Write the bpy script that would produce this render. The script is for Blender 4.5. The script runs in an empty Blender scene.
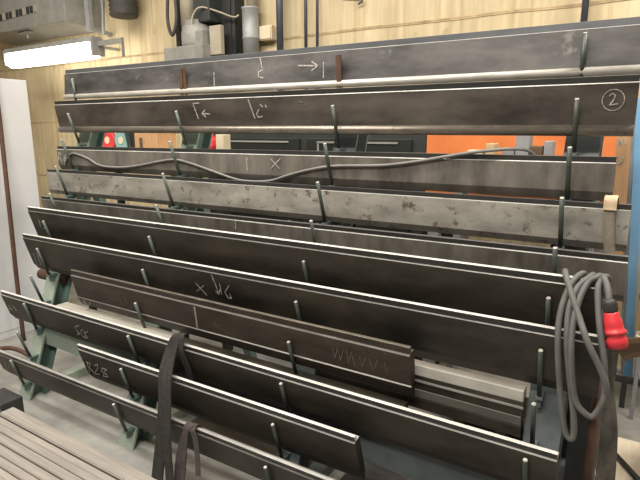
import bpy, bmesh, math, random
from math import sin, cos, radians, pi
from mathutils import Vector as V, Matrix
random.seed(7)
scene = bpy.context.scene
COL = scene.collection

# ------------------------------------------------------------------ materials
def mat(name, col, col2=None, rough=.5, metal=0., scale=6., stretch=(1, 1, 1), mix=.5, spots=None,
        spot_col=(.1, .05, .02), spot_scale=14., bump=.0, emit=None, estr=0., rough2=None, detail=6., spec=.5):
    m = bpy.data.materials.new(name); m.use_nodes = True
    nt = m.node_tree; N = nt.nodes; L = nt.links
    b = N['Principled BSDF']
    b.inputs['Roughness'].default_value = rough
    b.inputs['Metallic'].default_value = metal
    b.inputs['Specular IOR Level'].default_value = spec
    b.inputs['Base Color'].default_value = (*col, 1)
    if emit:
        b.inputs['Emission Color'].default_value = (*emit, 1)
        b.inputs['Emission Strength'].default_value = estr
    if col2 or spots or bump:
        geo = N.new('ShaderNodeNewGeometry')
        mp = N.new('ShaderNodeMapping'); mp.inputs['Scale'].default_value = stretch
        L.new(geo.outputs['Position'], mp.inputs['Vector'])
        no = N.new('ShaderNodeTexNoise'); no.inputs['Scale'].default_value = scale
        no.inputs['Detail'].default_value = detail; no.inputs['Roughness'].default_value = .62
        L.new(mp.outputs['Vector'], no.inputs['Vector'])
        cr = N.new('ShaderNodeValToRGB')
        cr.color_ramp.elements[0].position = mix - .17; cr.color_ramp.elements[0].color = (*col, 1)
        cr.color_ramp.elements[1].position = mix + .17; cr.color_ramp.elements[1].color = (*(col2 or col), 1)
        L.new(no.outputs['Fac'], cr.inputs['Fac'])
        out = cr.outputs['Color']
        if spots:
            n2 = N.new('ShaderNodeTexNoise'); n2.inputs['Scale'].default_value = spot_scale
            n2.inputs['Detail'].default_value = 9; n2.inputs['Roughness'].default_value = .75
            L.new(geo.outputs['Position'], n2.inputs['Vector'])
            r2 = N.new('ShaderNodeValToRGB')
            r2.color_ramp.elements[0].position = spots; r2.color_ramp.elements[1].position = spots + .08
            L.new(n2.outputs['Fac'], r2.inputs['Fac'])
            mx = N.new('ShaderNodeMixRGB'); mx.inputs['Color2'].default_value = (*spot_col, 1)
            L.new(r2.outputs['Color'], mx.inputs['Fac']); L.new(out, mx.inputs['Color1'])
            out = mx.outputs['Color']
        L.new(out, b.inputs['Base Color'])
        if rough2 is not None:
            mr = N.new('ShaderNodeMapRange'); mr.inputs['To Min'].default_value = rough
            mr.inputs['To Max'].default_value = rough2
            L.new(no.outputs['Fac'], mr.inputs['Value']); L.new(mr.outputs['Result'], b.inputs['Roughness'])
        if bump:
            bp = N.new('ShaderNodeBump'); bp.inputs['Strength'].default_value = bump
            bp.inputs['Distance'].default_value = .01
            L.new(no.outputs['Fac'], bp.inputs['Height']); L.new(bp.outputs['Normal'], b.inputs['Normal'])
    return m

M = {}
M['black_steel'] = mat('black_steel', (.019, .016, .012), (.060, .050, .037), .44, .2, 4.2, (.8, 1.8, 1.8), spots=.61, spot_col=(.075, .060, .043), spot_scale=7, rough2=.62, bump=.06)
M['brown_steel'] = mat('brown_steel', (.028, .020, .014), (.068, .050, .036), .46, .2, 7, (.7, 2, 2.2), spots=.60, spot_col=(.10, .076, .055), spot_scale=11, rough2=.6, bump=.08)
M['grey_steel'] = mat('grey_steel', (.095, .084, .072), (.225, .205, .178), .42, .3, 4, (2.6, 2, .9), spots=.64, spot_col=(.085, .07, .055), spot_scale=10, rough2=.6, bump=.05)
M['slate_steel'] = mat('slate_steel', (.036, .034, .034), (.135, .128, .124), .42, .3, 3.6, (.8, 2, 2.2), spots=.60, spot_col=(.18, .168, .155), spot_scale=8, rough2=.6, bump=.05)
M['umber_steel'] = mat('umber_steel', (.038, .031, .026), (.118, .10, .085), .42, .3, 3.6, (.8, 2, 2.2), spots=.61, spot_col=(.13, .09, .062), spot_scale=9, rough2=.6, bump=.05)
M['pale_steel'] = mat('pale_steel', (.18, .168, .146), (.38, .36, .315), .45, .25, 5, (.8, 2, 2), spots=.56, spot_col=(.10, .077, .058), spot_scale=19, rough2=.62, bump=.06)
M['tang_top_lit'] = mat('tang_top_lit', (.80, .78, .74), (.52, .50, .47), .38, .35, 9, (.3, 2, 2), rough2=.5)  # tang tops: overhead lamp reflection put into the colour
M['tang_front_shade'] = mat('tang_shade_steel', (.030, .029, .028), (.05, .048, .046), .4, .3, 12, (.4, 2, 2))  # tang fronts: dark floor reflection put into the colour
M['tang_slate'] = mat('tang_slate_steel', (.075, .078, .085), (.11, .113, .12), .4, .35, 12, (.4, 2, 2))  # topmost tang front: its grey-blue reflection put into the colour
M['chalk_faint'] = mat('faint_chalk', (.20, .18, .155), (.07, .058, .047), .95, 0, 60, mix=.45)
M['flat_mid'] = mat('mid_ground_steel', (.15, .14, .12), (.10, .092, .08), .5, .2, 9, (.6, 2, 2))
M['flat_pale'] = mat('pale_ground_steel', (.50, .475, .425), (.36, .34, .30), .5, .2, 9, (.6, 2, 2), spots=.66, spot_col=(.22, .2, .17), spot_scale=12)
M['shoulder_dim'] = mat('shoulder_steel', (.26, .25, .235), (.15, .145, .135), .42, .5, 14, (.5, 2, 2))  # fainter catch-light along shoulder edges, put into the colour
M['shoulder_lit'] = mat('shoulder_worn_lit', (.50, .49, .46), (.30, .29, .275), .42, .4, 14, (.5, 2, 2))  # worn edge together with its catch-light, both put into the colour
M['tang_steel'] = mat('tang_steel', (.30, .29, .28), (.20, .19, .185), .34, .85, 20, (.3, 2, 2), rough2=.45)
M['worn_steel'] = mat('worn_steel', (.62, .59, .53), (.44, .41, .36), .45, .35, 26, (.4, 2, 2), spots=.62, spot_col=(.2, .17, .13), spot_scale=60)
M['dull_nose'] = mat('dull_nose', (.27, .235, .195), (.17, .145, .12), .36, .6, 16, (.5, 2, 2), spots=.6, spot_col=(.09, .07, .055), spot_scale=30)
M['chalk'] = mat('chalk', (.52, .49, .44), (.20, .185, .165), .95, 0, 90, mix=.46)
M['green_shade'] = mat('green_shade', (.105, .17, .145), (.14, .215, .185), .5, 0, 8, spots=.66, spot_col=(.2, .23, .21), spot_scale=16)  # rack green as its shaded faces look, shade put into the colour
M['green_lit'] = mat('lit_green_paint', (.27, .33, .275), (.33, .39, .33), .55, 0, 7, spots=.66, spot_col=(.16, .17, .14), spot_scale=14)  # same rack green as its lit front faces look
M['post_shade'] = mat('shaded_post_paint', (.09, .105, .108), (.13, .15, .15), .5, 0.1, 8, spots=.66, spot_col=(.22, .24, .24), spot_scale=12)  # rack paint on the dimmer right half, shade put into the colour
M['rod_paint'] = mat('rod_paint', (.068, .088, .072), (.11, .13, .11), .45, .2, 20, spots=.6, spot_col=(.07, .06, .05), spot_scale=40)
M['dark_rod'] = mat('dark_rod_paint', (.034, .042, .035), (.055, .064, .054), .45, .2, 20, spots=.6, spot_col=(.05, .04, .03), spot_scale=40)
M['rod_tip'] = mat('bare_rod_end', (.55, .52, .47), (.4, .38, .34), .5, .4, 60)
M['rust'] = mat('rust', (.115, .055, .033), (.065, .034, .023), .75, .1, 18, spots=.62, spot_col=(.05, .03, .02))
M['cable_grey'] = mat('cable_rubber', (.115, .112, .105), (.08, .078, .072), .6, 0, 20)
M['cable_light'] = mat('thin_cable_rubber', (.20, .19, .18), (.15, .14, .13), .5, 0, 20)
M['black_rubber'] = mat('black_rubber', (.022, .022, .022), (.035, .034, .033), .55, 0, 20)
M['red'] = mat('red_plastic', (.60, .035, .045), (.52, .03, .04), .4, 0, 15)
M['sling_dark'] = mat('dark_webbing', (.016, .0145, .0125), (.036, .032, .028), .9, 0, 40, spots=.62, spot_col=(.10, .09, .075), spot_scale=18, bump=.3)
M['sling_brown'] = mat('brown_webbing', (.045, .035, .033), (.072, .057, .052), .9, 0, 40, bump=.3)
M['sling_mottled'] = mat('mottled_webbing', (.035, .031, .027), (.17, .15, .125), .9, 0, 9, (1, 1, .5), mix=.55, bump=.3)
M['sling_brown_grey'] = mat('brown_grey_webbing', (.15, .125, .095), (.22, .19, .15), .9, 0, 30, bump=.3)
M['sling_tan'] = mat('tan_webbing', (.50, .38, .25), (.38, .28, .18), .9, 0, 14, (1, 1, .9), bump=.3)
M['orange'] = mat('orange_paint', (.66, .20, .055), (.56, .15, .04), .5, 0, 6, spots=.64, spot_col=(.5, .42, .32))
M['blue'] = mat('blue_paint', (.16, .36, .60), (.20, .42, .66), .5, 0, 6, spots=.68, spot_col=(.1, .15, .2))
M['grey_paint'] = mat('grey_paint', (.23, .235, .24), (.29, .295, .30), .55, 0, 8)
M['wood'] = mat('tan_wood', (.50, .30, .155), (.40, .225, .11), .7, 0, 14, (4, 4, .5), bump=.1)
M['plank'] = mat('plank_wood', (.74, .66, .54), (.64, .55, .43), .7, 0, 10, (4, .5, 4), bump=.1)
M['cardboard'] = mat('cardboard', (.12, .075, .04), (.085, .052, .028), .85, 0, 7)
M['cardboard_tan'] = mat('cardboard_tan', (.55, .40, .22), (.48, .34, .18), .85, 0, 7)
M['locker'] = mat('white_enamel', (.66, .67, .69), (.61, .62, .64), .45, 0, 2.5, detail=2)
M['dark'] = mat('dark_machine_paint', (.018, .021, .02), (.03, .034, .032), .6, .1, 5)
M['dark_green'] = mat('dark_green_paint', (.010, .012, .0105), (.016, .019, .016), .5, .1, 5)
M['machine_grey'] = mat('machine_grey', (.20, .20, .185), (.29, .285, .26), .5, .1, 7, spots=.64, spot_col=(.1, .09, .075))
M['machine_tan'] = mat('machine_tan', (.40, .35, .27), (.32, .28, .21), .6, .1, 7)
M['galv'] = mat('galvanised', (.33, .34, .335), (.25, .255, .255), .55, .3, 9)
M['pipe_dark'] = mat('dark_pipe_paint', (.03, .034, .05), (.045, .05, .065), .5, .1, 9)
M['hose_black'] = mat('corrugated_hose', (.05, .046, .04), (.03, .028, .025), .7, 0, 12)
M['box_cream'] = mat('cream_plastic', (.62, .53, .38), (.55, .47, .33), .5, 0, 8)
M['white'] = mat('white_paint', (.75, .73, .68), (.6, .58, .53), .7, 0, 10)
M['tube'] = mat('fluorescent_tube', (1, 1, 1), emit=(1, .93, .80), estr=9)
M['rail'] = mat('drawn_flat_steel', (.37, .335, .30), (.25, .225, .20), .42, .3, 6, (.5, 8, 8), spots=.64, spot_col=(.15, .13, .11), spot_scale=20, rough2=.55)
M['rail_edge'] = mat('drawn_bright_edge', (.6, .57, .52), (.5, .47, .42), .35, .6, 10)
M['black_paint'] = mat('black_paint', (.02, .02, .02), (.035, .034, .033), .5, 0, 8)
M['teal_plastic'] = mat('teal_plastic', (.16, .30, .29), (.2, .36, .35), .5, 0, 8)

# wall: board-marked beige concrete with joints, stains, drilled holes
def wall_mat():
    m = bpy.data.materials.new('beige_painted_boards'); m.use_nodes = True
    nt = m.node_tree; N = nt.nodes; L = nt.links; b = N['Principled BSDF']
    b.inputs['Roughness'].default_value = .75
    geo = N.new('ShaderNodeNewGeometry')
    def noise(scale, st, det=6, ro=.6):
        mp = N.new('ShaderNodeMapping'); mp.inputs['Scale'].default_value = st
        L.new(geo.outputs['Position'], mp.inputs['Vector'])
        n = N.new('ShaderNodeTexNoise'); n.inputs['Scale'].default_value = scale
        n.inputs['Detail'].default_value = det; n.inputs['Roughness'].default_value = ro
        L.new(mp.outputs['Vector'], n.inputs['Vector']); return n.outputs['Fac']
    def ramp(f, p0, c0, p1, c1):
        r = N.new('ShaderNodeValToRGB'); e = r.color_ramp.elements
        e[0].position = p0; e[0].color = (*c0, 1); e[1].position = p1; e[1].color = (*c1, 1)
        L.new(f, r.inputs['Fac']); return r.outputs['Color']
    base = ramp(noise(5, (3.5, 1, .3), 5, .5), .32, (.49, .395, .235), .68, (.60, .50, .325))
    big = ramp(noise(1.6, (1, 1, .7)), .35, (.80, .79, .77), .65, (1, 1, 1))
    st = ramp(noise(6.5, (1.2, 1, .6), 9, .72), .62, (1, 1, 1), .72, (.30, .22, .14))
    def mul(a, c, f=1):
        x = N.new('ShaderNodeMixRGB'); x.blend_type = 'MULTIPLY'; x.inputs['Fac'].default_value = f
        L.new(a, x.inputs['Color1']); L.new(c, x.inputs['Color2']); return x.outputs['Color']
    st2 = ramp(noise(15, (1, 1, .8), 8, .7), .665, (1, 1, 1), .72, (.22, .16, .10))
    drip = ramp(noise(3, (5, 1, .22), 7, .65), .5, (1, 1, 1), .72, (.66, .60, .52))
    c = mul(mul(mul(mul(base, big), st, .75), st2, .8), drip, .8)
    L.new(c, b.inputs['Base Color'])
    bp = N.new('ShaderNodeBump'); bp.inputs['Strength'].default_value = .25; bp.inputs['Distance'].default_value = .02
    L.new(noise(5, (3.5, 1, .3), 5, .5), bp.inputs['Height']); L.new(bp.outputs['Normal'], b.inputs['Normal'])
    return m
M['wall'] = wall_mat()
M['groove'] = mat('joint_shadow_mortar', (.26, .19, .105), (.48, .37, .21), .9, 0, 9)
M['floor'] = mat('worn_concrete', (.17, .165, .152), (.35, .343, .32), .55, 0, 2.6, spots=.62, spot_col=(.20, .19, .17), spot_scale=4.5, rough2=.7, detail=9)

# ------------------------------------------------------------------ mesh helpers
class MB:
    def __init__(s): s.bm = bmesh.new()
    def _mi(s, faces, mi, smooth=False):
        for f in faces:
            f.material_index = mi; f.smooth = smooth
    def box(s, c, size, rot=None, mi=0, bevel=0):
        r = bmesh.ops.create_cube(s.bm, size=1)
        mtx = Matrix.Translation(V(c)) @ (rot.to_4x4() if rot else Matrix()) @ Matrix.Diagonal((*size, 1))
        bmesh.ops.transform(s.bm, matrix=mtx, verts=r['verts'])
        fs = {f for v in r['verts'] for f in v.link_faces}
        s._mi(fs, mi)
        if bevel:
            es = {e for v in r['verts'] for e in v.link_edges}
            rr = bmesh.ops.bevel(s.bm, geom=list(es), offset=bevel, segments=2, affect='EDGES', profile=.6)
            s._mi(rr['faces'], mi)
        return s
    def bar(s, a, b, w, d, mi=0, up=(1, 0, 0), bevel=0):
        """square bar from a to b, w along `up`-ish axis, d the other"""
        a, b = V(a), V(b); z = (b - a).normalized(); x = V(up); x = (x - z * x.dot(z)).normalized(); y = z.cross(x)
        rot = Matrix((x, y, z)).transposed()
        return s.box((a + b) / 2, (w, d, (b - a).length), rot, mi, bevel)
    def cyl(s, a, b, r, n=16, mi=0, r2=None, cap=True, cap_mi=None):
        a, b = V(a), V(b); z = (b - a).normalized()
        x = z.orthogonal().normalized(); y = z.cross(x)
        r2 = r if r2 is None else r2
        A = [s.bm.verts.new(a + (x * cos(t) + y * sin(t)) * r) for t in [2 * pi * k / n for k in range(n)]]
        B = [s.bm.verts.new(b + (x * cos(t) + y * sin(t)) * r2) for t in [2 * pi * k / n for k in range(n)]]
        fs = [s.bm.faces.new((A[k], A[(k + 1) % n], B[(k + 1) % n], B[k])) for k in range(n)]
        s._mi(fs, mi, True)
        if cap:
            f = [s.bm.faces.new(A[::-1]), s.bm.faces.new(B)]
            s._mi(f, mi if cap_mi is None else cap_mi)
        return s
    def lathe(s, a, b, prof, n=24, mi=0):
        """prof: [(t along a->b in metres, radius, mat)]"""
        a, b = V(a), V(b); z = (b - a).normalized(); x = z.orthogonal().normalized(); y = z.cross(x)
        rings = []
        for p in prof:
            t, r = p[0], p[1]
            rings.append([s.bm.verts.new(a + z * t + (x * cos(q) + y * sin(q)) * r) for q in [2 * pi * k / n for k in range(n)]])
        for i in range(len(rings) - 1):
            A, B = rings[i], rings[i + 1]
            s._mi([s.bm.faces.new((A[k], A[(k + 1) % n], B[(k + 1) % n], B[k])) for k in range(n)], mi, True)
        s._mi([s.bm.faces.new(rings[0][::-1]), s.bm.faces.new(rings[-1])], mi)
        return s
    def prism(s, prof, x0, x1, mis=None, mi=0):
        """closed (y, z) outline extruded along x; mis: material index per side"""
        A = [s.bm.verts.new((x0, y, z)) for y, z in prof]; B = [s.bm.verts.new((x1, y, z)) for y, z in prof]
        n = len(prof)
        for k in range(n):
            f = s.bm.faces.new((A[k], A[(k + 1) % n], B[(k + 1) % n], B[k])); f.material_index = mis[k] if mis else mi
        for f in (s.bm.faces.new(A[::-1]), s.bm.faces.new(B)): f.material_index = mi
        return s
    def tube(s, pts, r, n=10, mi=0, sub=6):
        pts = smooth_path(pts, sub); s.sweep(pts, [(r * cos(2 * pi * k / n), r * sin(2 * pi * k / n)) for k in range(n)], mi, True); return s
    def ribbon(s, pts, w, t, mi=0, sub=5, axis=(1, 0, 0), widths=None):
        P = smooth_path(pts, sub); ax = V(axis)
        rings = []
        for i, p in enumerate(P):
            d = (P[min(i + 1, len(P) - 1)] - P[max(i - 1, 0)]).normalized()
            x = (ax - d * ax.dot(d)).normalized(); y = d.cross(x)
            ww = w if widths is None else interp(widths, i / (len(P) - 1))
            rings.append([s.bm.verts.new(p + x * a * ww / 2 + y * b * t / 2) for a, b in ((-1, -1), (-.5, -1.3), (0, -1), (.5, -.6), (1, -1), (1, 1), (.5, 1.4), (0, 1), (-.5, .7), (-1, 1))])
        s._skin(rings, mi, False); return s
    def sweep(s, P, sec, mi, smooth):
        rings = []; prev = None
        for i, p in enumerate(P):
            d = (P[min(i + 1, len(P) - 1)] - P[max(i - 1, 0)]).normalized()
            x = d.orthogonal().normalized() if prev is None else (prev - d * prev.dot(d)).normalized()
            prev = x; y = d.cross(x)
            rings.append([s.bm.verts.new(p + x * a + y * b) for a, b in sec])
        s._skin(rings, mi, smooth)
    def _skin(s, rings, mi, smooth):
        n = len(rings[0])
        for i in range(len(rings) - 1):
            A, B = rings[i], rings[i + 1]
            s._mi([s.bm.faces.new((A[k], A[(k + 1) % n], B[(k + 1) % n], B[k])) for k in range(n)], mi, smooth)
        s._mi([s.bm.faces.new(rings[0][::-1]), s.bm.faces.new(rings[-1])], mi)
    def build(s, name, mats, parent=None, bevel=0):
        """link as one mesh; vertices are given in world coordinates"""
        bmesh.ops.recalc_face_normals(s.bm, faces=s.bm.faces)
        if parent is not None:
            s.bm.transform(world(parent).inverted())
        else:
            vs = [v.co for v in s.bm.verts]
            lo = V([min(v[i] for v in vs) for i in range(3)]); hi = V([max(v[i] for v in vs) for i in range(3)])
            o = V(((lo.x + hi.x) / 2, (lo.y + hi.y) / 2, lo.z)); s.bm.transform(Matrix.Translation(-o))
        me = bpy.data.meshes.new(name); s.bm.to_mesh(me); s.bm.free()
        for m in (mats if isinstance(mats, (list, tuple)) else [mats]): me.materials.append(M[m])
        ob = bpy.data.objects.new(name, me); COL.objects.link(ob)
        if parent is not None: ob.parent = parent
        else: ob.location = o
        if bevel:
            md = ob.modifiers.new('bevel', 'BEVEL'); md.width = bevel; md.segments = 2; md.limit_method = 'ANGLE'; md.angle_limit = radians(40)
        return ob

def world(o):
    m = Matrix.LocRotScale(o.location, o.rotation_euler, o.scale)
    return world(o.parent) @ m if o.parent else m
def interp(a, t):
    k = t * (len(a) - 1); i = min(int(k), len(a) - 2); return a[i] + (a[i + 1] - a[i]) * (k - i)
def smooth_path(pts, sub):
    P = [V(p) for p in pts]
    if sub <= 1 or len(P) < 3: return P
    out = []
    for i in range(len(P) - 1):
        p0 = P[i - 1] if i else P[0] * 2 - P[1]; p1, p2 = P[i], P[i + 1]
        p3 = P[i + 2] if i + 2 < len(P) else P[-1] * 2 - P[-2]
        for k in range(sub):
            t = k / sub
            out.append(.5 * ((2 * p1) + (p2 - p0) * t + (2 * p0 - 5 * p1 + 4 * p2 - p3) * t * t + (3 * p1 - p0 - 3 * p2 + p3) * t ** 3))
    out.append(P[-1]); return out
def tag(o, label=None, cat=None, group=None, kind=None):
    if label: o['label'] = label
    if cat: o['category'] = cat
    if group: o['group'] = group
    if kind: o['kind'] = kind
    return o
def thing(name, loc, label, cat, group=None, rot=(0, 0, 0)):
    o = bpy.data.objects.new(name, None); COL.objects.link(o); o.location = loc; o.rotation_euler = rot; o.empty_display_size = .05
    return tag(o, label, cat, group)

# ------------------------------------------------------------------ the setting
WY = 4.2
f = MB(); f.box((-2.5, 1.2, -.05), (15, 9, .1)); tag(f.build('floor', 'floor'), kind='structure')
f = MB(); f.box((-2.5, WY + .1, 2.6), (15, .2, 5.2)); tag(f.build('wall_back', 'wall'), kind='structure')
f = MB(); f.box((-9.1, 1.2, 2.6), (.2, 6, 5.2)); tag(f.build('wall_left', 'wall'), kind='structure')
for i, z in enumerate((2.55, 1.82, 1.10)):                       # recessed board joints in the back wall
    g = MB(); pts = [(-9 + .4 * k, WY - .002, z + random.uniform(-.006, .006)) for k in range(37)]
    g.ribbon(pts, .022 if i == 0 else .014, .006, sub=1, axis=(0, 0, 1)); tag(g.build('trim_%d' % (i + 1), 'groove'), kind='structure')

# ------------------------------------------------------------------ the rack
PX = [-3.247, -2.247, -1.247, -.247]
RY, RZ, SY, SZ = 2.0854, 1.813, -.0604, -.16736       # rod tip of row 0, step per row
def post_front(z): return RY + .182 + .361 * (z - RZ)
rack = thing('tool_rack', (-1.75, 2.0, 0), 'green steel rack of four leaning posts and slanted rods carrying all the long press tools', 'rack')
for j, x in enumerate(PX):
    ox = (-.040, -.034, .0, .02)[j]
    pm = 'green_lit' if j < 2 else 'post_shade'
    pw = 'green_shade' if j < 2 else 'post_shade'
    a, b = V((x + ox, post_front(.0), .0)), V((x + ox, post_front(1.89), 1.89))
    m = MB(); t = V((0, .361, 1)).normalized(); nrm = V((0, 1, -.361)).normalized()
    m.bar(a + nrm * .006, b + nrm * .006, .12, .012, 0)                     # front flange
    m.bar(a + nrm * .055, b + nrm * .055, .010, .09, 1)                     # web
    m.bar(a + nrm * .104, b + nrm * .104, .12, .012, 1)                     # rear flange
    m.build('post', [pm, pw], rack)
    m = MB(); m.bar((x + ox, post_front(1.4) + .10, 1.42), (x + ox, 2.74, .0), .07, .05, 0, bevel=.004); m.build('back_leg', 'dark_green' if j > 1 else 'green_shade', rack)
    m = MB(); m.box((x + ox, 2.23, .03), (.08, 1.0, .06), bevel=.004); m.build('foot', pm, rack)
    for i in range(-1, 10):
        if i == -1: tip = V((x, 2.14, 2.035)); base = V((x, 2.155, 1.86))
        else:
            tip = V((x, RY + SY * i, RZ + SZ * i)); base = tip + V((0, .0642, -.20))
        m = MB(); yb = base.y - .012; ye = post_front(base.z) + .01
        m.box((x, (yb + ye) / 2, base.z + .002), (.024, ye - yb, .012)); m.box((x, (yb + ye) / 2, base.z - .02), (.012, ye - yb - .02, .036))
        m.build('bracket', 'green_shade' if j < 2 else 'post_shade', rack)
        m = MB()
        if i == -1 and j in (1, 2):
            if j == 1:
                m.bar(base + V((-.022, 0, 0)), tip + V((.0, 0, 0)), .02, .008, 0); m.bar(base + V((.016, 0, 0)), tip + V((.012, .004, .005)), .02, .008, 0)
            else: m.bar(base, tip, .024, .012, 0)
            m.build('rod', 'rust', rack)
        else:
            d = (tip - base).normalized(); tip = tip + V((random.uniform(-.002, .002), 0, random.uniform(-.004, .004)))
            m.cyl(base, tip - d * .004, .0085, 12, 0, cap=True); m.cyl(tip - d * .004, tip, .0085, 12, 1, r2=.007)
            m.build('rod', ['rod_paint' if j < 2 else 'dark_rod', 'rod_tip'], rack)
m = MB(); m.box((-2.73, 1.79, .395), (1.1, .04, .13), bevel=.004); m.build('tie_beam', 'green_lit', rack)
m = MB(); m.box((-1.20, 1.79, .395), (1.94, .04, .13), bevel=.004); m.build('tie_beam', 'post_shade', rack)
m = MB(); m.box((-1.73, 2.51, .7), (3.1, .03, .06), bevel=.003); m.build('tie_beam', 'dark_green', rack)
m = MB(); m.cyl((-3.56, 1.97, .717), (-3.26, 1.97, .717), .036, 20); m.build('cross_tube', 'rust', rack)
m = MB(); m.cyl((-.19, 1.955, .995), (-.01, 1.955, 1.01), .009, 12); m.bar((-.01, 1.955, 1.0), (-.01, 1.955, 1.035), .014, .01); m.build('hook', 'post_shade', rack)

# ------------------------------------------------------------------ press tools
def press_tool(label, Y, z0, z1, x0, x1, h, lean, body, tang='tang_top_lit', nose=None, tang_h=.024, thick=.034, bevel=.05, front='tang_front_shade', shoulder='shoulder_dim',
               nose_mat='worn_steel', chalk=(), lip=False, inset=.006, tang_t=.014, faint=()):
    """top front edge of the tang runs (x0,Y,z0)->(x1,Y,z1); profile leans `lean` degrees about that edge"""
    a = radians(lean); L = x1 - x0; tilt = math.atan2(z1 - z0, L)
    root = thing('press_tool', (x0, Y + h * sin(a), z0 - h * cos(a)), label, 'press tool', 'press brake tools on the rack', (0, -tilt, 0))
    def P(t, hh): return (Y + hh * sin(a) + t * cos(a), z0 - hh * cos(a) + t * sin(a))
    def fin(m, name, mats, bev=0):
        # mesh is written untilted; keep the root's tilt when placing it
        bmesh.ops.recalc_face_normals(m.bm, faces=m.bm.faces)
        m.bm.transform(Matrix.Translation(-V(root.location)))
        me = bpy.data.meshes.new(name); m.bm.to_mesh(me); m.bm.free()
        for k in mats: me.materials.append(M[k])
        ob = bpy.data.objects.new(name, me); COL.objects.link(ob); ob.parent = root
        if bev:
            md = ob.modifiers.new('bevel', 'BEVEL'); md.width = bev; md.segments = 2; md.limit_method = 'ANGLE'; md.angle_limit = radians(30)
        return ob
    sh = tang_h
    if nose:                                   # straight blade with a round nose along its foot
        out = [P(-inset, sh + .0028), P(-inset, h - nose), P(thick, h - nose), P(thick, sh), P(-inset + .0028, sh)]
        mis = [0, 0, 0, 1, 1]
    elif lip:                                  # stepped foot: concave neck then a narrow tip
        out = [P(-inset, sh + .0028), P(-inset, h * .735), P(-inset - .005, h * .75), P(.002, h), P(.016, h), P(thick - .008, h * .72), P(thick, h * .4), P(thick, sh), P(-inset + .0028, sh)]
        mis = [0, 1, 0, 0, 0, 0, 0, 1, 1]
    else:                                      # bevelled foot
        out = [P(-inset, sh + .0028), P(-inset, h - bevel), P(.012, h), P(.022, h), P(thick, h - bevel), P(thick, sh), P(-inset + .0028, sh)]
        mis = [0, 0, 0, 0, 0, 1, 1]
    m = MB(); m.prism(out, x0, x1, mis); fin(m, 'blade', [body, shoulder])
    m = MB(); m.prism([P(0, 0), P(0, sh), P(tang_t, sh), P(tang_t, 0)], x0, x1, [1, 1, 1, 0])
    fin(m, 'tang', [tang, front], .001)
    if nose:
        c = P(nose * .25 - inset, h - nose); m = MB(); m.cyl((x0, *c), (x1, *c), nose, 24); fin(m, 'nose_bar', [nose_mat])
    for mark in chalk:
        m = MB()
        for st in mark[1]:
            pts = [(u, *P(-inset - .0012, hh)) for u, hh in st]
            ax = (0, cos(a), sin(a))
            for p, q in zip(pts[:-1], pts[1:]):
                p, q = V(p), V(q)
                if (q - p).length < 1e-5: continue
                w = mark[0]
                m.bar(p - (q - p).normalized() * w * .3, q + (q - p).normalized() * w * .3, .0012, w, up=ax)
        fin(m, 'chalk_mark', ['chalk_faint' if len(mark) > 2 else 'chalk'])
    return root

W1 = .0065
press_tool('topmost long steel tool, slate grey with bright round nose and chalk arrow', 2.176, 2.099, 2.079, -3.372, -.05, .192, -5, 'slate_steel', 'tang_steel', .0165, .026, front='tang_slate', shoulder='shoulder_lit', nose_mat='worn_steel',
  chalk=[(W1 * .8, [[(-2.027, .086), (-2.021, .165)]]), (W1, [[(-1.717, .03), (-1.702, .08)], [(-1.696, .09), (-1.721, .098), (-1.723, .123), (-1.694, .129)]]),
         (W1, [[(-1.484, .082), (-1.37, .089)], [(-1.405, .069), (-1.37, .089), (-1.403, .108)]]), (W1 * .8, [[(-1.34, .075), (-1.337, .143)]])])
press_tool('second long tool from the top, brown-grey with chalk circled 2 at right end', 2.112, 1.896, 1.884, -3.431, -.064, .206, 9, 'umber_steel', 'tang_steel', .021, .022, shoulder='shoulder_lit', nose_mat='dull_nose',
  chalk=[(W1, [[(-2.098, .043), (-2.143, .044), (-2.119, .125)], [(-2.062, .080), (-2.087, .098), (-2.062, .117)], [(-2.087, .098), (-2.030, .101)]]), (W1 * .8, [[(-1.455, .05), (-1.425, .058)], [(-1.44, .066), (-1.41, .07)]], 1),
         (W1, [[(-1.754, .035), (-1.725, .127)], [(-1.694, .085), (-1.711, .105), (-1.702, .122), (-1.677, .118)], [(-1.682, .061), (-1.669, .071)], [(-1.650, .064), (-1.644, .074)]]),
         (W1 * .6, [[(-0.148, .066), (-0.141, .058), (-0.131, .064), (-0.133, .077), (-0.146, .097), (-0.122, .094)]]),
         (W1 * .45, [[(-.136 + .034 * cos(2 * pi * k / 24), .0805 + .0355 * sin(2 * pi * k / 24)) for k in range(25)]])])
press_tool('grey tool with a thin cable lying along its face and a chalk X', 2.099, 1.602, 1.611, -3.428, -.104, .158, 2, 'grey_steel', 'tang_steel', bevel=.035, tang_h=.02, shoulder='shoulder_lit',
  chalk=[(W1, [[(-3.420, .098), (-3.412, .044), (-3.383, .05), (-3.405, .07), (-3.383, .103)], [(-3.327, .055), (-3.356, .082), (-3.349, .102), (-3.317, .088), (-3.343, .075)]]),
         (W1, [[(-1.759, .039), (-1.761, .111)]]), (W1 * .8, [[(-1.605, .042), (-1.552, .09)], [(-1.546, .038), (-1.608, .09)]])])
press_tool('pale mottled tool, lightest on the rack, with a tan strap over its right end', 2.041, 1.449, 1.455, -3.476, -.041, .166, 1, 'pale_steel', 'tang_steel', bevel=.028, tang_h=.018,
  chalk=[(W1, [[(-2.98, .075), (-2.986, .1)]])])
press_tool('grey tool half hidden between the pale mottled tool and the one carrying the cable coil', 1.956, 1.276, 1.293, -3.435, -.03, .17, 10, 'grey_steel', 'tang_steel', bevel=.03, tang_h=.018,
  chalk=[(W1, [[(-1.726, .024), (-1.732, .066)]])])
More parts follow.
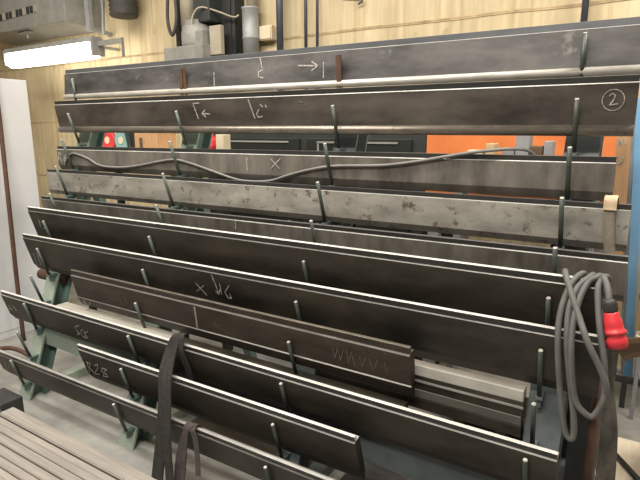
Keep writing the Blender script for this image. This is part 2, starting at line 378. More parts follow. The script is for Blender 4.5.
press_tool('long near-black tool with the cable coil and red plug hung over its right end', 1.843, 1.218, 1.227, -3.414, -.088, .25, 16, 'black_steel',
  chalk=[(W1, [[(-3.318, .079), (-3.334, .138)], [(-3.262, .081), (-3.296, .098), (-3.263, .116), (-3.302, .142)]])])
press_tool('long near-black tool chalked with an X, a down arrow and 16', 1.782, 1.050, 1.062, -3.398, -.067, .26, 16, 'black_steel',
  chalk=[(W1 * .8, [[(-3.347, .129), (-3.351, .204)], [(-3.302, .13), (-3.311, .213)]]), (W1 * .7, [[(-1.871, .105), (-1.816, .165)], [(-1.818, .11), (-1.881, .154)]]),
         (W1, [[(-1.741, .037), (-1.726, .136)], [(-1.743, .128), (-1.728, .143), (-1.703, .104)]]),
         (W1 * .7, [[(-1.703, .081), (-1.707, .139)], [(-1.645, .082), (-1.683, .123), (-1.672, .152), (-1.647, .153), (-1.653, .128)]])])
press_tool('short brown tool with worn chalk scribble, lying between two long black tools', 1.724, .906, .907, -2.812, -.689, .232, 14, 'brown_steel', 'dull_nose', front='brown_steel', shoulder='shoulder_dim', lip=True, tang_h=.03, inset=.010,
  chalk=[(.011, [[(-1.806, .045), (-1.823, .165)]]),
         (W1 * .55, [[(-1.031, .084), (-1.023, .128), (-1.005, .068), (-1.0, .136), (-.978, .076)], [(-.964, .077), (-.962, .136), (-.941, .081), (-.931, .147)], [(-.906, .091), (-.898, .138), (-.879, .088)], [(-.861, .088), (-.849, .143), (-.826, .088)], [(-.796, .089), (-.787, .135)]], 1),
         (W1 * .55, [[(-2.437, .077), (-2.434, .127), (-2.394, .075), (-2.396, .139)], [(-2.348, .085), (-2.335, .133)]], 1),
         (W1 * .8, [[(-2.77, .215), (-2.765, .185), (-2.745, .187), (-2.755, .2), (-2.74, .215)], [(-2.72, .213), (-2.70, .19)]])])
press_tool('long dark tool with 505 in chalk near its left end', 1.670, .672, .685, -3.537, -.153, .225, 17, 'black_steel', shoulder='shoulder_lit',
  chalk=[(W1 * .7, [[(-2.721, .085), (-2.771, .104), (-2.768, .133), (-2.749, .15), (-2.789, .167)], [(-2.70, .105), (-2.728, .125), (-2.735, .16), (-2.71, .172), (-2.69, .14), (-2.70, .105)], [(-2.65, .111), (-2.694, .129), (-2.692, .15), (-2.679, .161), (-2.718, .178)]]),
         (W1 * .7, [[(-3.50, .099), (-3.475, .135), (-3.51, .125)], [(-3.44, .091), (-3.42, .126)]])])
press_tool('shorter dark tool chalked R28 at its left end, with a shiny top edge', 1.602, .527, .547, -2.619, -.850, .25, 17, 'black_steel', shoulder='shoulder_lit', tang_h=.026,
  chalk=[(W1, [[(-2.596, .185), (-2.582, .11), (-2.548, .107), (-2.577, .141), (-2.559, .176)]]), (W1, [[(-2.517, .116), (-2.477, .094), (-2.491, .126), (-2.556, .186), (-2.503, .174)]]),
         (W1, [[(-2.426, .114), (-2.443, .112), (-2.467, .141), (-2.428, .15), (-2.426, .171), (-2.469, .178), (-2.440, .14), (-2.408, .112), (-2.426, .114)]])])
press_tool('lowest dark tool on the rack, running below the R28 tool', 1.551, .324, .368, -3.46, -.15, .20, 17, 'black_steel', 'shoulder_lit',
  chalk=[(W1 * .7, [[(-3.369, .074), (-3.406, .151)], [(-3.339, .082), (-3.375, .158)]])])

# flat stock lying on the shelf brackets behind the short tool
def flat_bar(label, x0, x1, y, z, w, h, mt, edge):
    r = thing('flat_bar', ((x0 + x1) / 2, y, z), label, 'steel bar', 'flat bars behind the short tool')
    m = MB(); m.prism([(y, z), (y + w, z), (y + w, z + h), (y, z + h)], x0, x1, [0, 0, 0, 0]); m.build('bar_body', [mt], r, .003)
    if edge:
        m = MB(); m.prism([(y - .003, z + h * .55), (y - .003, z + h * .7), (y, z + h * .7), (y, z + h * .55)], x0, x1); m.build('edge_strip', [edge], r)
    return r
flat_bar('pale flat bar lying on the shelf below the left end of the short brown tool', -3.02, -1.98, 1.735, .615, .075, .035, 'flat_pale', None)
flat_bar('dark flat bar added in place of shade on the shelf below the middle of the short brown tool', -1.97, -.72, 1.735, .615, .075, .025, 'black_steel', None)  # bar added to keep the gap below the tool black
flat_bar('dark bar lowest in the stack behind the right end of the short brown tool', -1.165, -.295, 1.825, .612, .05, .046, 'black_steel', None)
flat_bar('pale bar second from the bottom in the stack behind the short brown tool', -1.165, -.297, 1.825, .6585, .05, .036, 'flat_mid', None)
flat_bar('thick dark bar below the bright top bar behind the short brown tool', -1.165, -.293, 1.827, .695, .05, .057, 'black_steel', 'shoulder_lit')
flat_bar('bright ground bar topmost in the stack behind the short brown tool', -1.165, -.295, 1.825, .7525, .05, .044, 'flat_pale', None)

# ------------------------------------------------------------------ thin cable on the third tool
u3 = [(-3.445, -.03), (-3.400, .029), (-3.316, .074), (-3.213, .046), (-3.08, .075), (-2.964, .116), (-2.769, .122), (-2.581, .103), (-2.404, .075), (-2.279, .063), (-2.163, .079), (-1.98, .121), (-1.842, .152), (-1.741, .160), (-1.611, .151), (-1.487, .116), (-1.369, .087), (-1.231, .066), (-1.003, .056), (-.863, .039), (-.733, .016), (-.611, -.006), (-.534, -.016)]
def f3(u, h): return (u, 2.099 + h * .035 - .0135, 1.602 + (u + 3.43) * .0027 - h)
pts = [f3(*p) for p in u3[2:]] + [(-.46, 2.105, 1.632), (-.40, 2.13, 1.625), (-.36, 2.155, 1.58)]
pts = [f3(-3.345, .13), f3(-3.318, .09), f3(-3.27, .056)] + pts[1:]
m = MB(); m.tube(pts, .0068, 10); tag(m.build('thin_cable', 'cable_light'), 'thin grey cable looping along the face of the third tool from top', 'cable')

# ------------------------------------------------------------------ cable coil and plug
cord = thing('extension_cable', (-.12, 1.78, .71), 'thick grey cable coiled over the right end of a black tool, with red plug', 'cable')
L1 = [(-.150, 1.865, 1.262), (-.173, 1.831, 1.235), (-.192, 1.806, 1.169), (-.199, 1.772, 1.099), (-.191, 1.746, 1.005), (-.173, 1.745, .872), (-.155, 1.741, .772), (-.142, 1.74, .726), (-.129, 1.739, .713), (-.121, 1.74, .726), (-.122, 1.741, .765), (-.135, 1.744, .848), (-.153, 1.745, .946), (-.168, 1.748, 1.044), (-.175, 1.785, 1.133), (-.161, 1.819, 1.2), (-.131, 1.845, 1.253), (-.120, 1.875, 1.255), (-.115, 1.905, 1.2), (-.12, 1.925, 1.12)]
L1 = [(-.14, 1.927, 1.12), (-.145, 1.905, 1.2)] + L1
L2 = [(-.100, 1.925, 1.12), (-.10, 1.905, 1.2), (-.102, 1.875, 1.255), (-.110, 1.848, 1.256), (-.133, 1.832, 1.230), (-.15, 1.798, 1.166), (-.157, 1.760, 1.092), (-.151, 1.733, 1.015), (-.139, 1.730, .916), (-.121, 1.730, .849), (-.089, 1.730, .817), (-.069, 1.732, .819), (-.049, 1.736, .869), (-.048, 1.740, .913), (-.059, 1.748, 1.003), (-.08, 1.768, 1.091), (-.097, 1.806, 1.175), (-.101, 1.828, 1.224), (-.09, 1.85, 1.259), (-.08, 1.88, 1.25), (-.075, 1.905, 1.2)]
L3 = [(-.21, 1.90, 1.21), (-.206, 1.872, 1.257), (-.201, 1.842, 1.255), (-.178, 1.806, 1.192), (-.147, 1.772, 1.132), (-.108, 1.730, 1.058), (-.067, 1.728, .982), (-.044, 1.732, .924), (-.046, 1.75, .85)]
L4 = [(-.105, 1.905, 1.2), (-.102, 1.878, 1.25), (-.092, 1.845, 1.262), (-.078, 1.825, 1.235), (-.068, 1.805, 1.19), (-.066, 1.795, 1.165)]
m = MB()
for Lp in (L1, L2, L3, L4): m.tube([(q[0], q[1], q[2] - max(0, (q[2] - 1.2)) * .33) for q in Lp], .0100, 12)
m.build('cord', 'cable_grey', cord)
pa, pb = V((-.068, 1.795, 1.188)), V((-.028, 1.782, 1.036))
plug = MB(); plug.lathe(pa, pb, [(.042, .019), (.046, .0215), (.06, .0225), (.066, .026), (.085, .0272), (.098, .029), (.101, .0335), (.108, .0335), (.111, .029), (.122, .030), (.128, .033), (.152, .032), (.154, .026)], 28)
d = (pb - pa).normalized(); x = d.orthogonal().normalized()
pl = plug.build('plug', 'red', cord)
m = MB(); m.lathe(pa, pb, [(0, .0105), (.004, .016), (.012, .0195), (.038, .0205), (.043, .0185)], 24)
for k in range(10):
    t = 2 * pi * k / 10; xx = d.orthogonal().normalized(); yy = d.cross(xx)
    c = pa + d * .025 + (xx * cos(t) + yy * sin(t)) * .020; m.bar(c - d * .012, c + d * .012, .004, .004)
m.build('cap', 'black_rubber', pl)
m = MB(); m.box(pa + d * .112 + V((-.026, -.018, 0)), (.014, .012, .016), bevel=.002); m.build('latch', 'black_rubber', pl)

# ------------------------------------------------------------------ lifting slings
sl = thing('lifting_sling', (-1.86, 1.55, .02), 'dark webbing sling draped over the 505 tool and hanging past the R28 tool', 'sling')
A = [(-1.865, 1.700, .712), (-1.871, 1.660, .722), (-1.893, 1.634, .655), (-1.878, 1.570, .553), (-1.852, 1.537, .44), (-1.853, 1.508, .246), (-1.875, 1.485, .028)]
B = [(-1.852, 1.698, .716), (-1.850, 1.660, .728), (-1.868, 1.624, .645), (-1.842, 1.560, .54), (-1.817, 1.528, .424), (-1.798, 1.498, .261), (-1.775, 1.48, .068)]
m = MB(); m.ribbon(A, .05, .007, widths=[.035, .04, .06, .058, .062, .068, .075]); m.build('strap', 'sling_dark', sl)
m = MB(); m.ribbon(B, .045, .007, widths=[.03, .03, .045, .05, .05, .05, .05]); m.build('strap', 'sling_dark', sl)
m = MB(); m.ribbon([(-1.855, 1.690, .729), (-1.84, 1.66, .731), (-1.832, 1.643, .66), (-1.815, 1.668, .56), (-1.81, 1.69, .45)], .04, .006); m.build('strap', 'sling_dark', sl)
s2 = thing('lifting_sling', (-1.70, 1.53, .02), 'brown-grey webbing sling looped over the lowest tool beside the dark sling', 'sling')
m = MB(); m.ribbon([(-1.665, 1.585, .33), (-1.672, 1.56, .362), (-1.690, 1.538, .352), (-1.725, 1.528, .275), (-1.746, 1.512, .169), (-1.755, 1.50, .03)], .034, .005); m.build('strap', 'sling_brown', s2)
m = MB(); m.ribbon([(-1.690, 1.587, .33), (-1.692, 1.562, .359), (-1.702, 1.534, .345), (-1.710, 1.520, .231), (-1.712, 1.50, .081), (-1.714, 1.495, .02)], .034, .005); m.build('strap', 'sling_brown', s2)
m = MB(); m.ribbon([(-1.665, 1.587, .33), (-1.665, 1.562, .364), (-1.663, 1.536, .350), (-1.642, 1.530, .304), (-1.622, 1.518, .225), (-1.61, 1.505, .15)], .028, .005); m.build('strap', 'sling_brown', s2)
ts = thing('lifting_sling', (-.10, 2.05, 1.29), 'tan topped webbing strap folded over the right end of the pale mottled tool', 'sling')
m = MB(); m.ribbon([(-.098, 2.080, 1.40), (-.100, 2.078, 1.45), (-.102, 2.062, 1.468), (-.104, 2.030, 1.463), (-.104, 2.024, 1.42), (-.098, 2.022, 1.34), (-.088, 2.022, 1.288)], .034, .006); m.build('strap', 'sling_brown_grey', ts)
m = MB(); m.ribbon([(-.100, 2.082, 1.452), (-.102, 2.064, 1.477), (-.104, 2.026, 1.472), (-.104, 2.018, 1.435)], .040, .007); m.build('wear_pad', 'sling_tan', ts)
m = MB(); m.ribbon([(-.040, 1.975, .85), (-.042, 1.970, 1.0), (-.050, 1.955, 1.024), (-.053, 1.94, .99), (-.047, 1.93, .88), (-.036, 1.925, .78), (-.024, 1.93, .66), (-.020, 1.93, .52), (-.016, 1.935, .36), (-.01, 1.94, .16), (-.005, 1.95, .02)], .05, .008, widths=[.03, .03, .026, .028, .034, .05, .06, .064, .062, .055])
tag(m.build('lifting_sling', 'sling_mottled'), 'long mottled dark sling hanging at the right end below the red plug', 'sling')
m = MB(); m.cyl((-.078, 2.03, .0), (-.078, 2.03, .86), .016, 18); tag(m.build('steel_pole', 'rust'), 'rusty upright pole standing behind the hanging cable loops', 'pole')

# ------------------------------------------------------------------ flat steel stack bottom left
timb = []
for x in (-2.35, -1.5):
    m = MB(); m.box((x, .86, .19), (.1, .62, .38), bevel=.004); timb.append(tag(m.build('timber_block', 'wood'), 'timber block under the stacked flat bars at bottom %s' % ('left' if x < -2 else 'centre'), 'block'))
yy = 1.145; k = 0
names = ['outermost flat bar of the stack, wide with a bright front edge, nearest the rack', 'second flat bar from the rack in the bottom left stack', 'third flat bar from the rack in the bottom left stack', 'fourth flat bar from the rack in the bottom left stack', 'fifth flat bar from the rack in the bottom left stack', 'sixth flat bar from the rack in the bottom left stack', 'seventh flat bar from the rack in the bottom left stack', 'eighth flat bar from the rack in the bottom left stack', 'ninth flat bar from the rack in the bottom left stack', 'tenth flat bar from the rack in the bottom left stack']
for k in range(10):
    w = .062 if k == 0 else random.choice((.030, .034, .038))
    zt = .42 if k == 0 else .405 + random.uniform(-.006, .008)
    x0 = -2.44 if k == 0 else -2.85 + random.uniform(-.08, .05)
    r = thing('steel_flat_bar', ((x0 - .9) / 2, yy - w / 2, .38), names[k], 'steel bar', 'flat bars stacked at bottom left')
    m = MB(); m.prism([(yy - w, .38), (yy - w, zt - .004), (yy - w + .004, zt), (yy - .002, zt), (yy, zt - .002), (yy, .38)], x0, -.9, [0, 0 if k else 1, 0, 0, 0, 0]); m.build('bar_body', ['rail', 'rail_edge'], r)
    if k == 0:
        m = MB(); m.prism([(yy - w - .001, zt - .012), (yy - w + .012, zt + .001), (yy - w + .008, zt + .0012), (yy - w - .003, zt - .01)], x0, -.9); m.build('bright_edge', 'rail_edge', r)
    yy -= w + random.uniform(.003, .007)
ft = thing('steel_block', (-2.965, 1.34, 0), 'black steel block with a pale round hole at left edge beside the flat bars', 'block')
m = MB(); m.box((-2.965, 1.34, .118), (.20, .12, .236), bevel=.006); m.build('body', 'black_paint', ft)
m = MB(); m.cyl((-2.895, 1.281, .195), (-2.895, 1.275, .195), .016, 20); m.build('round_plug', 'white', ft)

# ------------------------------------------------------------------ left: locker, leaning pipe, hose
lk = thing('locker', (-4.9, 2.24, 0), 'white enamel steel locker at the left edge beside the rack', 'locker')
m = MB(); m.box((-4.92, 2.24, 1.085), (1.0, .52, 2.05), bevel=.006); m.build('body', 'locker', lk)
for s, xx in ((0, -5.17), (1, -4.67)):
    m = MB(); m.box((xx, 1.972, 1.09), (.49, .016, 2.0), bevel=.003); dd = m.build('door', 'locker', lk)
    m = MB(); m.box((xx + (.19 if s == 0 else -.19), 1.955, 1.1), (.02, .025, .12), bevel=.004); m.build('handle', 'galv', dd)
m = MB(); m.box((-4.92, 2.24, .03), (.99, .51, .06)); m.build('plinth', 'locker', lk)
m = MB(); m.tube([(-4.25, 2.14, .0), (-4.262, 2.15, .5), (-4.30, 2.18, 1.1), (-4.36, 2.22, 1.75), (-4.402, 2.24, 2.2)], .017, 12)
tag(m.build('rusty_pipe', 'rust'), 'thin rusty pipe leaning against the white locker', 'pipe')
m = MB(); m.tube([(-4.35, 1.62, .02), (-4.15, 1.75, .06), (-3.95, 1.88, .10), (-3.75, 1.93, .06), (-3.62, 1.95, .02)], .017, 10)
tag(m.build('brown_hose', 'rust'), 'brown hose lying on the floor left of the rack', 'hose')

# ------------------------------------------------------------------ back wall fittings
fl = thing('fluorescent_lamp', (-5.85, 3.6, 2.42), 'glowing fluorescent lamp on the back wall above the white locker', 'lamp')
la, lb = V((-6.62, 3.6, 2.535)), V((-5.02, 3.6, 2.535))
m = MB(); m.lathe(la, lb, [(0, .075), (.02, .098), (1.58, .098), (1.6, .075)], 24); m.build('diffuser', 'tube', fl)
m = MB(); m.prism([(3.52, 2.60), (3.68, 2.60), (3.655, 2.655), (3.545, 2.655)], -6.66, -4.98); m.build('housing', 'machine_grey', fl)
for x in (-6.66, -4.98):
    m = MB(); m.box((x, 3.6, 2.55), (.03, .15, .17), bevel=.006); m.build('end_cap', 'machine_grey', fl)
m = MB(); m.bar((-4.98, 3.6, 2.585), (-4.58, 3.6, 2.585), .05, .012, up=(0, 0, 1)); m.bar((-4.58, 3.6, 2.61), (-4.58, 3.6, 2.43), .012, .03); m.build('end_bracket', 'machine_grey', fl)
for x in (-5.4, -6.3):
    m = MB(); m.bar((x, 3.66, 2.63), (x, 4.2, 2.63), .03, .02, up=(0, 0, 1)); m.build('wall_bracket', 'machine_grey', fl)

tr = thing('electrical_duct', (-6.4, 3.9, 2.9), 'grey metal duct box with slotted front high at top left', 'duct')
m = MB(); m.prism([(3.72, 2.90), (4.198, 2.86), (4.198, 3.5), (3.72, 3.5), ], -7.6, -5.66); m.build('body', 'machine_grey', tr, .006)
for k in range(16):
    m = MB(); m.box((-7.35 + .075 * k, 3.715, 3.06 + .002 * k), (.04, .02, .075), bevel=.002); m.build('slot', 'dark' if k % 3 else 'machine_tan', tr)
m = MB(); m.bar((-5.50, 3.9, 3.4), (-5.50, 3.9, 2.80), .07, .05); m.bar((-5.50, 3.9, 2.84), (-5.50, 4.17, 2.80), .05, .04); m.bar((-5.24, 3.9, 3.4), (-5.24, 3.9, 3.02), .03, .03); m.bar((-5.24, 3.9, 3.05), (-5.34, 3.95, 2.76), .03, .02); m.build('bracket', 'galv', tr)
m = MB(); m.box((-6.62, 3.80, 2.875), (.26, .05, .03), bevel=.004); m.cyl((-6.58, 3.8, 2.87), (-6.58, 3.8, 2.80), .012); m.build('latch', 'machine_grey', tr)

hs = thing('corrugated_hose', (-5.05, 4.0, 2.87), 'black corrugated hose end hanging at the top near the lamp', 'hose')
prof = []
for k in range(27):
    prof.append((k * .022, .155 if k % 2 else .138))
m = MB(); m.lathe((-5.03, 4.0, 2.915), (-5.03, 4.0, 3.6), prof, 24); m.build('hose_body', 'hose_black', hs)

gm = thing('gear_motor', (-3.95, 3.95, 2.38), 'grey gear motor with tan cylinder and hanging black hose on back wall', 'motor')
m = MB(); m.box((-3.93, 3.97, 2.43), (.52, .40, .14), bevel=.01); m.build('mount_plate', 'machine_grey', gm)
m = MB(); m.lathe((-3.87, 3.93, 2.48), (-3.87, 3.93, 2.72), [(0, .15), (.05, .16), (.15, .16), (.19, .145), (.21, .145), (.22, .12), (.26, .12)], 24); m.box((-3.75, 3.9, 2.56), (.12, .2, .14), bevel=.01); m.build('gearbox', 'machine_grey', gm)
m = MB(); m.cyl((-3.965, 3.92, 2.70), (-3.965, 3.92, 3.35), .085, 24); m.build('cylinder', 'machine_tan', gm)
m = MB(); m.box((-3.74, 3.97, 2.86), (.20, .24, .30), bevel=.012); m.box((-3.72, 3.93, 3.05), (.16, .2, .10), bevel=.01); m.cyl((-3.72, 3.93, 2.7), (-3.72, 3.93, 3.2), .02); m.build('valve_block', 'dark', gm)
m = MB(); m.box((-3.60, 3.9, 2.54), (.14, .05, .26), bevel=.004); m.build('tan_plate', 'machine_tan', gm)
m = MB(); m.tube([(-4.10, 3.85, 3.3), (-4.15, 3.83, 3.0), (-4.16, 3.82, 2.75), (-4.11, 3.82, 2.62), (-4.05, 3.82, 2.72), (-4.06, 3.84, 2.9), (-4.10, 3.86, 3.2)], .016, 10); m.cyl((-4.10, 3.9, 2.5), (-4.10, 3.9, 3.3), .03, 16); m.build('hose', 'hose_black', gm)
m = MB(); m.tube([(-3.83, 3.80, 2.62), (-3.80, 3.80, 2.76), (-3.72, 3.82, 2.83), (-3.6, 3.9, 2.80), (-3.48, 4.0, 2.75), (-3.44, 4.04, 2.77)], .009, 8); m.build('cable', 'machine_tan', gm)

rc = thing('wall_cabinet', (-3.66, 4.1, 2.3), 'dark recessed cabinet in the back wall between motor and duct pipe', 'cabinet')
m = MB(); m.box((-3.665, 4.12, 2.8), (.33, .15, 1.2), bevel=.004); m.build('body', 'dark', rc)
m = MB(); m.box((-3.60, 4.035, 2.75), (.12, .02, 1.0), bevel=.003); m.build('door', 'black_paint', rc)

cd = thing('vent_pipe', (-3.33, 4.08, 2.3), 'galvanised vertical vent pipe with seam above the topmost tool', 'pipe')
m = MB(); m.lathe((-3.335, 4.08, 2.35), (-3.335, 4.08, 2.83), [(0, .078), (.2, .078), (.205, .084), (.215, .084), (.22, .078), (.46, .078), (.465, .083), (.48, .083)], 24); m.build('lower_pipe', 'galv', cd)
m = MB(); m.cyl((-3.33, 4.1, 2.82), (-3.33, 4.1, 3.4), .05, 20); m.build('upper_pipe', 'machine_tan', cd)
jb = thing('junction_box', (-3.2, 4.16, 2.53), 'cream junction box on the wall right of the vent pipe', 'box')
m = MB(); m.box((-3.19, 4.16, 2.60), (.15, .09, .13), bevel=.008); m.build('body', 'box_cream', jb)
m = MB(); m.box((-3.19, 4.112, 2.60), (.13, .012, .11), bevel=.004); m.build('lid', 'box_cream', jb)
for lab, x, r in (('thick dark vertical pipe on wall, right of the cream junction box', -3.01, .032), ('thin dark vertical pipe on wall, left of a thinner pair partner', -2.725, .015), ('thin dark vertical pipe on wall, second of the close pair', -2.605, .013), ('dark vertical pipe on wall above the right end of the topmost tool', -.487, .022)):
    o = thing('wall_pipe', (x, 4.1, 2.0), lab, 'pipe', 'dark pipes on the back wall')
    m = MB(); m.cyl((x, 4.1, 2.0), (x, 4.1, 3.6), r, 16); m.build('pipe_run', 'pipe_dark', o)
    m = MB(); m.box((x, 4.16, 3.2), (r * 2.6, .09, .03)); m.build('clamp', 'galv', o)

# drilled holes and an odd bent hook on the wall
hk = MB(); hk.tube([(-2.42, 4.17, 2.95), (-2.42, 4.17, 2.84), (-2.36, 4.165, 2.82), (-2.25, 4.165, 2.80), (-2.20, 4.165, 2.765), (-2.24, 4.165, 2.745)], .007, 8)
tag(hk.build('wall_hook', 'pipe_dark'), 'bent dark wire hook on the beige wall above the topmost tool', 'hook')

# ------------------------------------------------------------------ behind the rack
gs = thing('wall_stand', (-2.67, 2.86, 0), 'narrow dark stand behind the second post holding the red canister', 'stand')
m = MB(); m.box((-2.67, 2.86, 1.54), (.26, .2, .03), bevel=.003); m.build('top', 'dark', gs)
m = MB(); m.box((-2.67, 2.88, .77), (.06, .06, 1.52)); m.build('leg', 'dark', gs)
mc = thing('machine_housing', (-2.08, 3.4, 0), 'dark machine housing standing behind the rack, seen through the gap', 'machine')
m = MB(); m.box((-2.08, 3.45, .87), (1.80, .7, 1.74), bevel=.012); m.build('body', 'dark', mc)
for x in (-2.5, -1.66):
    m = MB(); m.box((x, 3.09, .9), (.78, .02, 1.5), bevel=.004); dd = m.build('door', 'dark_green', mc)
    m = MB(); m.box((x, 3.078, 1.625), (.6, .01, .012)); m.box((x - .29, 3.078, 1.56), (.012, .01, .13)); m.build('door_trim', 'machine_grey', dd)
    m = MB(); m.box((x + (.3 if x < -2 else -.3), 3.07, 1.0), (.02, .03, .12), bevel=.003); m.build('handle', 'galv', dd)
tb = thing('workbench', (-3.55, 3.0, 0), 'workbench behind the left half of the rack holding small goods', 'bench')
m = MB(); m.box((-3.66, 3.0, 1.525), (1.30, .5, .03), bevel=.003); m.build('top', 'plank', tb)
for x in (-4.26, -3.06):
    for y in (2.8, 3.2):
        m = MB(); m.box((x, y, .755), (.05, .05, 1.51)); m.build('leg', 'dark_green', tb)
def reel(x, y, mt, lab):
    o = thing('cable_reel', (x, y, 1.54), lab, 'reel', 'reels behind the second tool')
    m = MB(); m.cyl((x, y, 1.625), (x, y + .03, 1.625), .084, 28); m.cyl((x, y + .10, 1.625), (x, y + .13, 1.625), .084, 28); m.build('flange', mt, o)
    m = MB(); m.cyl((x, y + .03, 1.625), (x, y + .10, 1.625), .06, 24); m.cyl((x, y - .006, 1.625), (x, y, 1.625), .03, 18); m.build('hub', 'box_cream', o)
reel(-3.955, 2.88, 'red', 'red reel behind the rack at left, under the second tool')
reel(-3.775, 2.88, 'teal_plastic', 'grey-green reel beside the red reel behind the rack')
m = MB(); m.bar((-3.62, 2.86, 1.54), (-3.68, 2.86, 1.80), .05, .03, up=(1, 0, 0)); m.bar((-3.555, 2.86, 1.54), (-3.59, 2.86, 1.80), .05, .03, mi=1); tag(m.build('steel_offcut', ['dark', 'dark_green']), 'dark and green leaning steel offcut beside the grey-green reel', 'offcut')
m = MB(); m.box((-3.40, 2.92, 1.625), (.26, .2, .17), bevel=.006); m.box((-3.45, 2.815, 1.6), (.03, .004, .1), mi=1); tag(m.build('cardboard_box', ['wood', 'cardboard']), 'tan box standing behind the second rod of the rack', 'box')
m = MB(); m.lathe((-2.73, 2.84, 1.555), (-2.73, 2.84, 1.695), [(0, .062), (.05, .06), (.06, .05), (.10, .047), (.11, .03), (.14, .028)], 20); m.box((-2.735, 2.785, 1.605), (.03, .006, .03), mi=1); tag(m.build('red_canister', ['red', 'white']), 'small red canister in the gap below the second tool', 'canister')
m = MB(); m.box((-2.60, 2.84, 1.617), (.07, .08, .12), bevel=.006); tag(m.build('cream_carton', 'box_cream'), 'cream carton right of the small red canister', 'carton')

for lab, c, sz in (('dark plate added in place of shade on the floor under the rack between its two middle posts', (-1.72, 2.22, .012), (.84, .8, .024)),
                   ('grey plate added in place of shade on the floor under the rack left of its right post', (-.73, 2.20, .012), (.80, .84, .024))):
    m = MB(); m.box(c, sz, bevel=.003); tag(m.build('shade_plate', 'black_steel' if c[0] < -1.5 else 'slate_steel'), lab, 'plate')  # plates added to darken the floor that lies in the rack's shadow
pb_ = thing('pallet', (-.55, 2.95, 0), 'dark pallet added in place of shade on the floor behind the right half of the rack', 'pallet')  # pallet added to darken the shaded floor behind the rack
for k in range(6):
    m = MB(); m.box((-.55, 2.78 + .062 * k, .115), (.56, .055, .02), bevel=.002); m.build('deck_slat', 'brown_steel', pb_)
for x in (-.79, -.55, -.31):
    m = MB(); m.box((x, 2.935, .0525), (.06, .36, .105)); m.build('bearer', 'brown_steel', pb_)
m = MB(); m.box((-.125, 2.46, .31), (.11, .32, .62), bevel=.006); m.box((-.125, 2.46, .625), (.12, .33, .012), bevel=.003); tag(m.build('shade_bin', 'black_paint'), 'tall narrow black bin added in place of shade behind the right end of the rack, beside the rusty pole', 'bin')  # bin added to fill the dark area behind the right post
pr = thing('pallet_rack', (-.6, 3.2, 0), 'pallet rack with orange beams behind the right end of the tools', 'rack')
m = MB(); m.box((-.64, 3.05, 1.60), (1.02, .05, .22), bevel=.004); m.build('beam', 'orange', pr)
m = MB(); m.box((-.64, 3.05, 1.33), (1.02, .05, .14), bevel=.004); m.build('beam', 'orange', pr)
for x in (-1.11, -.175):
    for y in (3.12, 3.7):
        m = MB(); m.box((x, y, 1.1), (.07, .06, 2.2), bevel=.004); m.build('upright', 'grey_paint', pr)
m = MB(); m.box((-.64, 3.4, 1.73), (.94, .6, .02)); m.build('shelf', 'plank', pr)
def blk(x0, x1, z0, z1, y, mt, lab, name='steel_block'):
    m = MB(); m.box(((x0 + x1) / 2, y, (z0 + z1) / 2), (x1 - x0, .09, z1 - z0), bevel=.004); tag(m.build(name, mt), lab, 'block')
sh = thing('tool_shelf', (-.5, 2.86, 0), 'grey steel trestle shelf in front of the orange beams', 'shelf')
m = MB(); m.box((-.55, 2.88, 1.535), (.75, .14, .03), bevel=.003); m.build('top', 'grey_paint', sh)
for x in (-.88, -.22):
    m = MB(); m.box((x, 2.88, .76), (.04, .1, 1.52)); m.build('leg', 'grey_paint', sh)
blk(-.665, -.60, 1.55, 1.615, 2.86, 'galv', 'small pale steel block on the shelf before the orange beams')
blk(-.595, -.53, 1.55, 1.70, 2.86, 'grey_paint', 'tall grey steel block on the shelf before the orange beams')
blk(-.525, -.465, 1.55, 1.625, 2.86, 'cardboard', 'brown block between two grey blocks before the orange beams')
blk(-.46, -.42, 1.55, 1.65, 2.86, 'grey_paint', 'narrow grey block left of the rightmost rod')
blk(-.84, -.76, 1.55, 1.60, 2.86, 'box_cream', 'cream block at the left end of the shelf before the orange beams')
blk(-.745, -.70, 1.55, 1.635, 2.86, 'cardboard_tan', 'tan block second from left on the shelf before the orange beams')
bp = MB(); bp.bar((-.045, 2.74, .0), (-.122, 2.74, 1.76), .055, .025, bevel=.002); bo = bp.build('wooden_board', ['wood'])
tag(bo, 'upright tan wooden board with white chalk letters beside the blue upright', 'board')
def board_mark(st, w=.006):
    m = MB()
    for s in st:
        for p, q in zip(s[:-1], s[1:]):
            p, q = V((p[0], 2.7262, p[1])), V((q[0], 2.7262, q[1]))
            m.bar(p, q, .001, w, up=(0, 1, 0))
    return m
bm_ = board_mark([[(-.133, 1.590), (-.134, 1.560), (-.122, 1.552), (-.112, 1.566), (-.110, 1.590)], [(-.139, 1.660), (-.128, 1.648), (-.137, 1.636)], [(-.118, 1.662), (-.122, 1.634)], [(-.106, 1.655), (-.108, 1.64)]]).build('chalk_mark', 'chalk', bo)
m = MB(); m.bar((.0, 4.07, .0), (-.158, 4.07, 1.9), .05, .03, bevel=.002); tag(m.build('grey_bar', 'grey_paint'), 'grey flat upright bar between tan board and blue upright', 'bar')
m = MB(); m.bar((.022, 3.95, .0), (-.098, 3.95, 1.9), .056, .05, bevel=.003); bu = tag(m.build('blue_upright', 'blue'), 'blue painted steel upright at the right edge', 'upright')

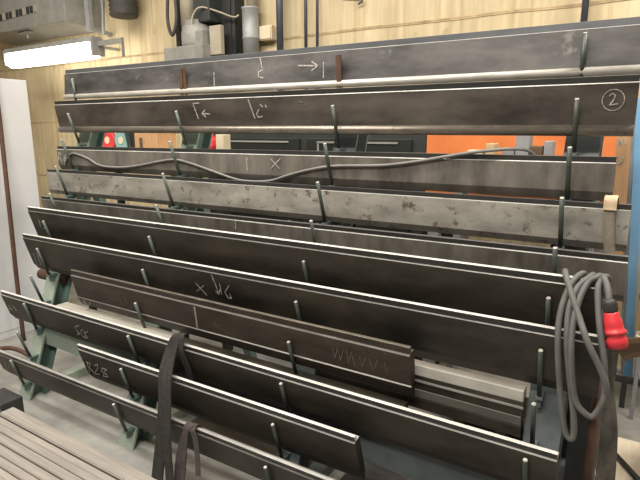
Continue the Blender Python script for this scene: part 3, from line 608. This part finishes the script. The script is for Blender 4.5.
bs = thing('storage_shelf', (.25, 3.6, 0), 'low storage shelf with cartons at the right edge', 'shelf')
for z in (.52, .85):
    m = MB(); m.box((.33, 3.6, z), (.60, .4, .025), bevel=.003); m.build('board', 'plank', bs)
for x in (.06, .60):
    for y in (3.42, 3.78):
        m = MB(); m.box((x, y, .5), (.022, .022, 1.0)); m.build('leg', 'grey_paint', bs)
m = MB(); m.box((.16, 3.6, 1.0), (.28, .2, .27), bevel=.005); tag(m.build('carton', 'orange'), 'orange carton on the upper board at the right edge', 'carton')
m = MB(); m.box((.16, 3.6, .62), (.28, .2, .17), bevel=.005); tag(m.build('carton', 'cardboard_tan'), 'tan carton on the lower board at the right edge', 'carton')
ct = thing('work_table', (.42, 2.8, 0), 'small dark steel table carrying the bent brown cardboard at right', 'table')
m = MB(); m.box((.42, 2.8, .615), (.46, .34, .03), bevel=.003); m.build('top', 'black_paint', ct)
for x in (.22, .62):
    for y in (2.66, 2.94):
        m = MB(); m.box((x, y, .30), (.03, .03, .60)); m.build('leg', 'black_paint', ct)
m = MB()
m.ribbon([(-.035, 2.70, .672), (.0, 2.71, .70), (.05, 2.72, .715), (.12, 2.73, .71), (.24, 2.74, .70), (.40, 2.75, .68)], .09, .018, axis=(0, .1, 1)); tag(m.build('cardboard_sheet', 'cardboard'), 'bent brown cardboard sheet below the blue upright at right edge', 'cardboard')
cs = thing('low_stand', (.1, 3.55, 0), 'low dark steel stand on the pale floor behind the hanging sling', 'stand')
m = MB(); m.box((.09, 3.55, .185), (.32, .04, .03), bevel=.003); m.build('rail', 'black_paint', cs)
for x in (.004, .22):
    m = MB(); m.box((x, 3.55, .085), (.03, .03, .17)); m.build('leg', 'black_paint', cs)
m = MB(); m.box((.02, 2.90, .012), (.28, .44, .024), bevel=.003); tag(m.build('wooden_plank', 'plank'), 'pale wooden plank on the floor at bottom right', 'plank')
m = MB(); m.cyl((-.02, 2.94, .037), (.13, 2.70, .037), .014, 12); tag(m.build('dark_bar', 'black_paint'), 'short dark bar lying over the plank at bottom right corner', 'bar')

# ------------------------------------------------------------------ lights and camera
def area(name, loc, tgt, sx, sy, power, col):
    l = bpy.data.lights.new(name, 'AREA'); l.shape = 'RECTANGLE'; l.size = sx; l.size_y = sy; l.energy = power; l.color = col
    o = bpy.data.objects.new(name, l); COL.objects.link(o); o.location = loc
    o.rotation_euler = (V(tgt) - V(loc)).to_track_quat('-Z', 'Y').to_euler(); return o
area('hall_lamp', (-2.0, .9, 4.9), (-2.2, 2.4, 1.0), 3.0, .35, 120, (1, .94, .84))
area('hall_lamp', (1.3, 2.6, 4.9), (.5, 3.2, 0), 1.6, .35, 150, (1, .93, .82))
area('hall_lamp', (-.6, -1.2, 4.9), (-1.4, 1.6, .8), 3.0, .35, 170, (1, .94, .84))
area('hall_lamp', (-4.6, .2, 4.9), (-3.6, 1.8, .8), 3.0, .35, 130, (1, .94, .84))
w = bpy.data.worlds.new('World'); scene.world = w; w.use_nodes = True
w.node_tree.nodes['Background'].inputs['Color'].default_value = (1, .93, .83, 1)
w.node_tree.nodes['Background'].inputs['Strength'].default_value = .13

cam = bpy.data.cameras.new('camera'); co = bpy.data.objects.new('camera', cam); COL.objects.link(co)
cam.sensor_width = 36; cam.lens = 522.7 / 640 * 36; cam.clip_start = .05
co.location = (0, 0, 1.7)
yaw, pit, rol = radians(32.172), radians(11.778), radians(-.066)
co.rotation_euler = (Matrix.Rotation(yaw, 3, 'Z') @ Matrix.Rotation(pi / 2 - pit, 3, 'X') @ Matrix.Rotation(rol, 3, 'Z')).to_euler()
scene.camera = co
vs = scene.view_settings
vs.view_transform = 'Standard'; vs.look = 'None'; vs.exposure = .35; vs.gamma = 1; vs.use_curve_mapping = False
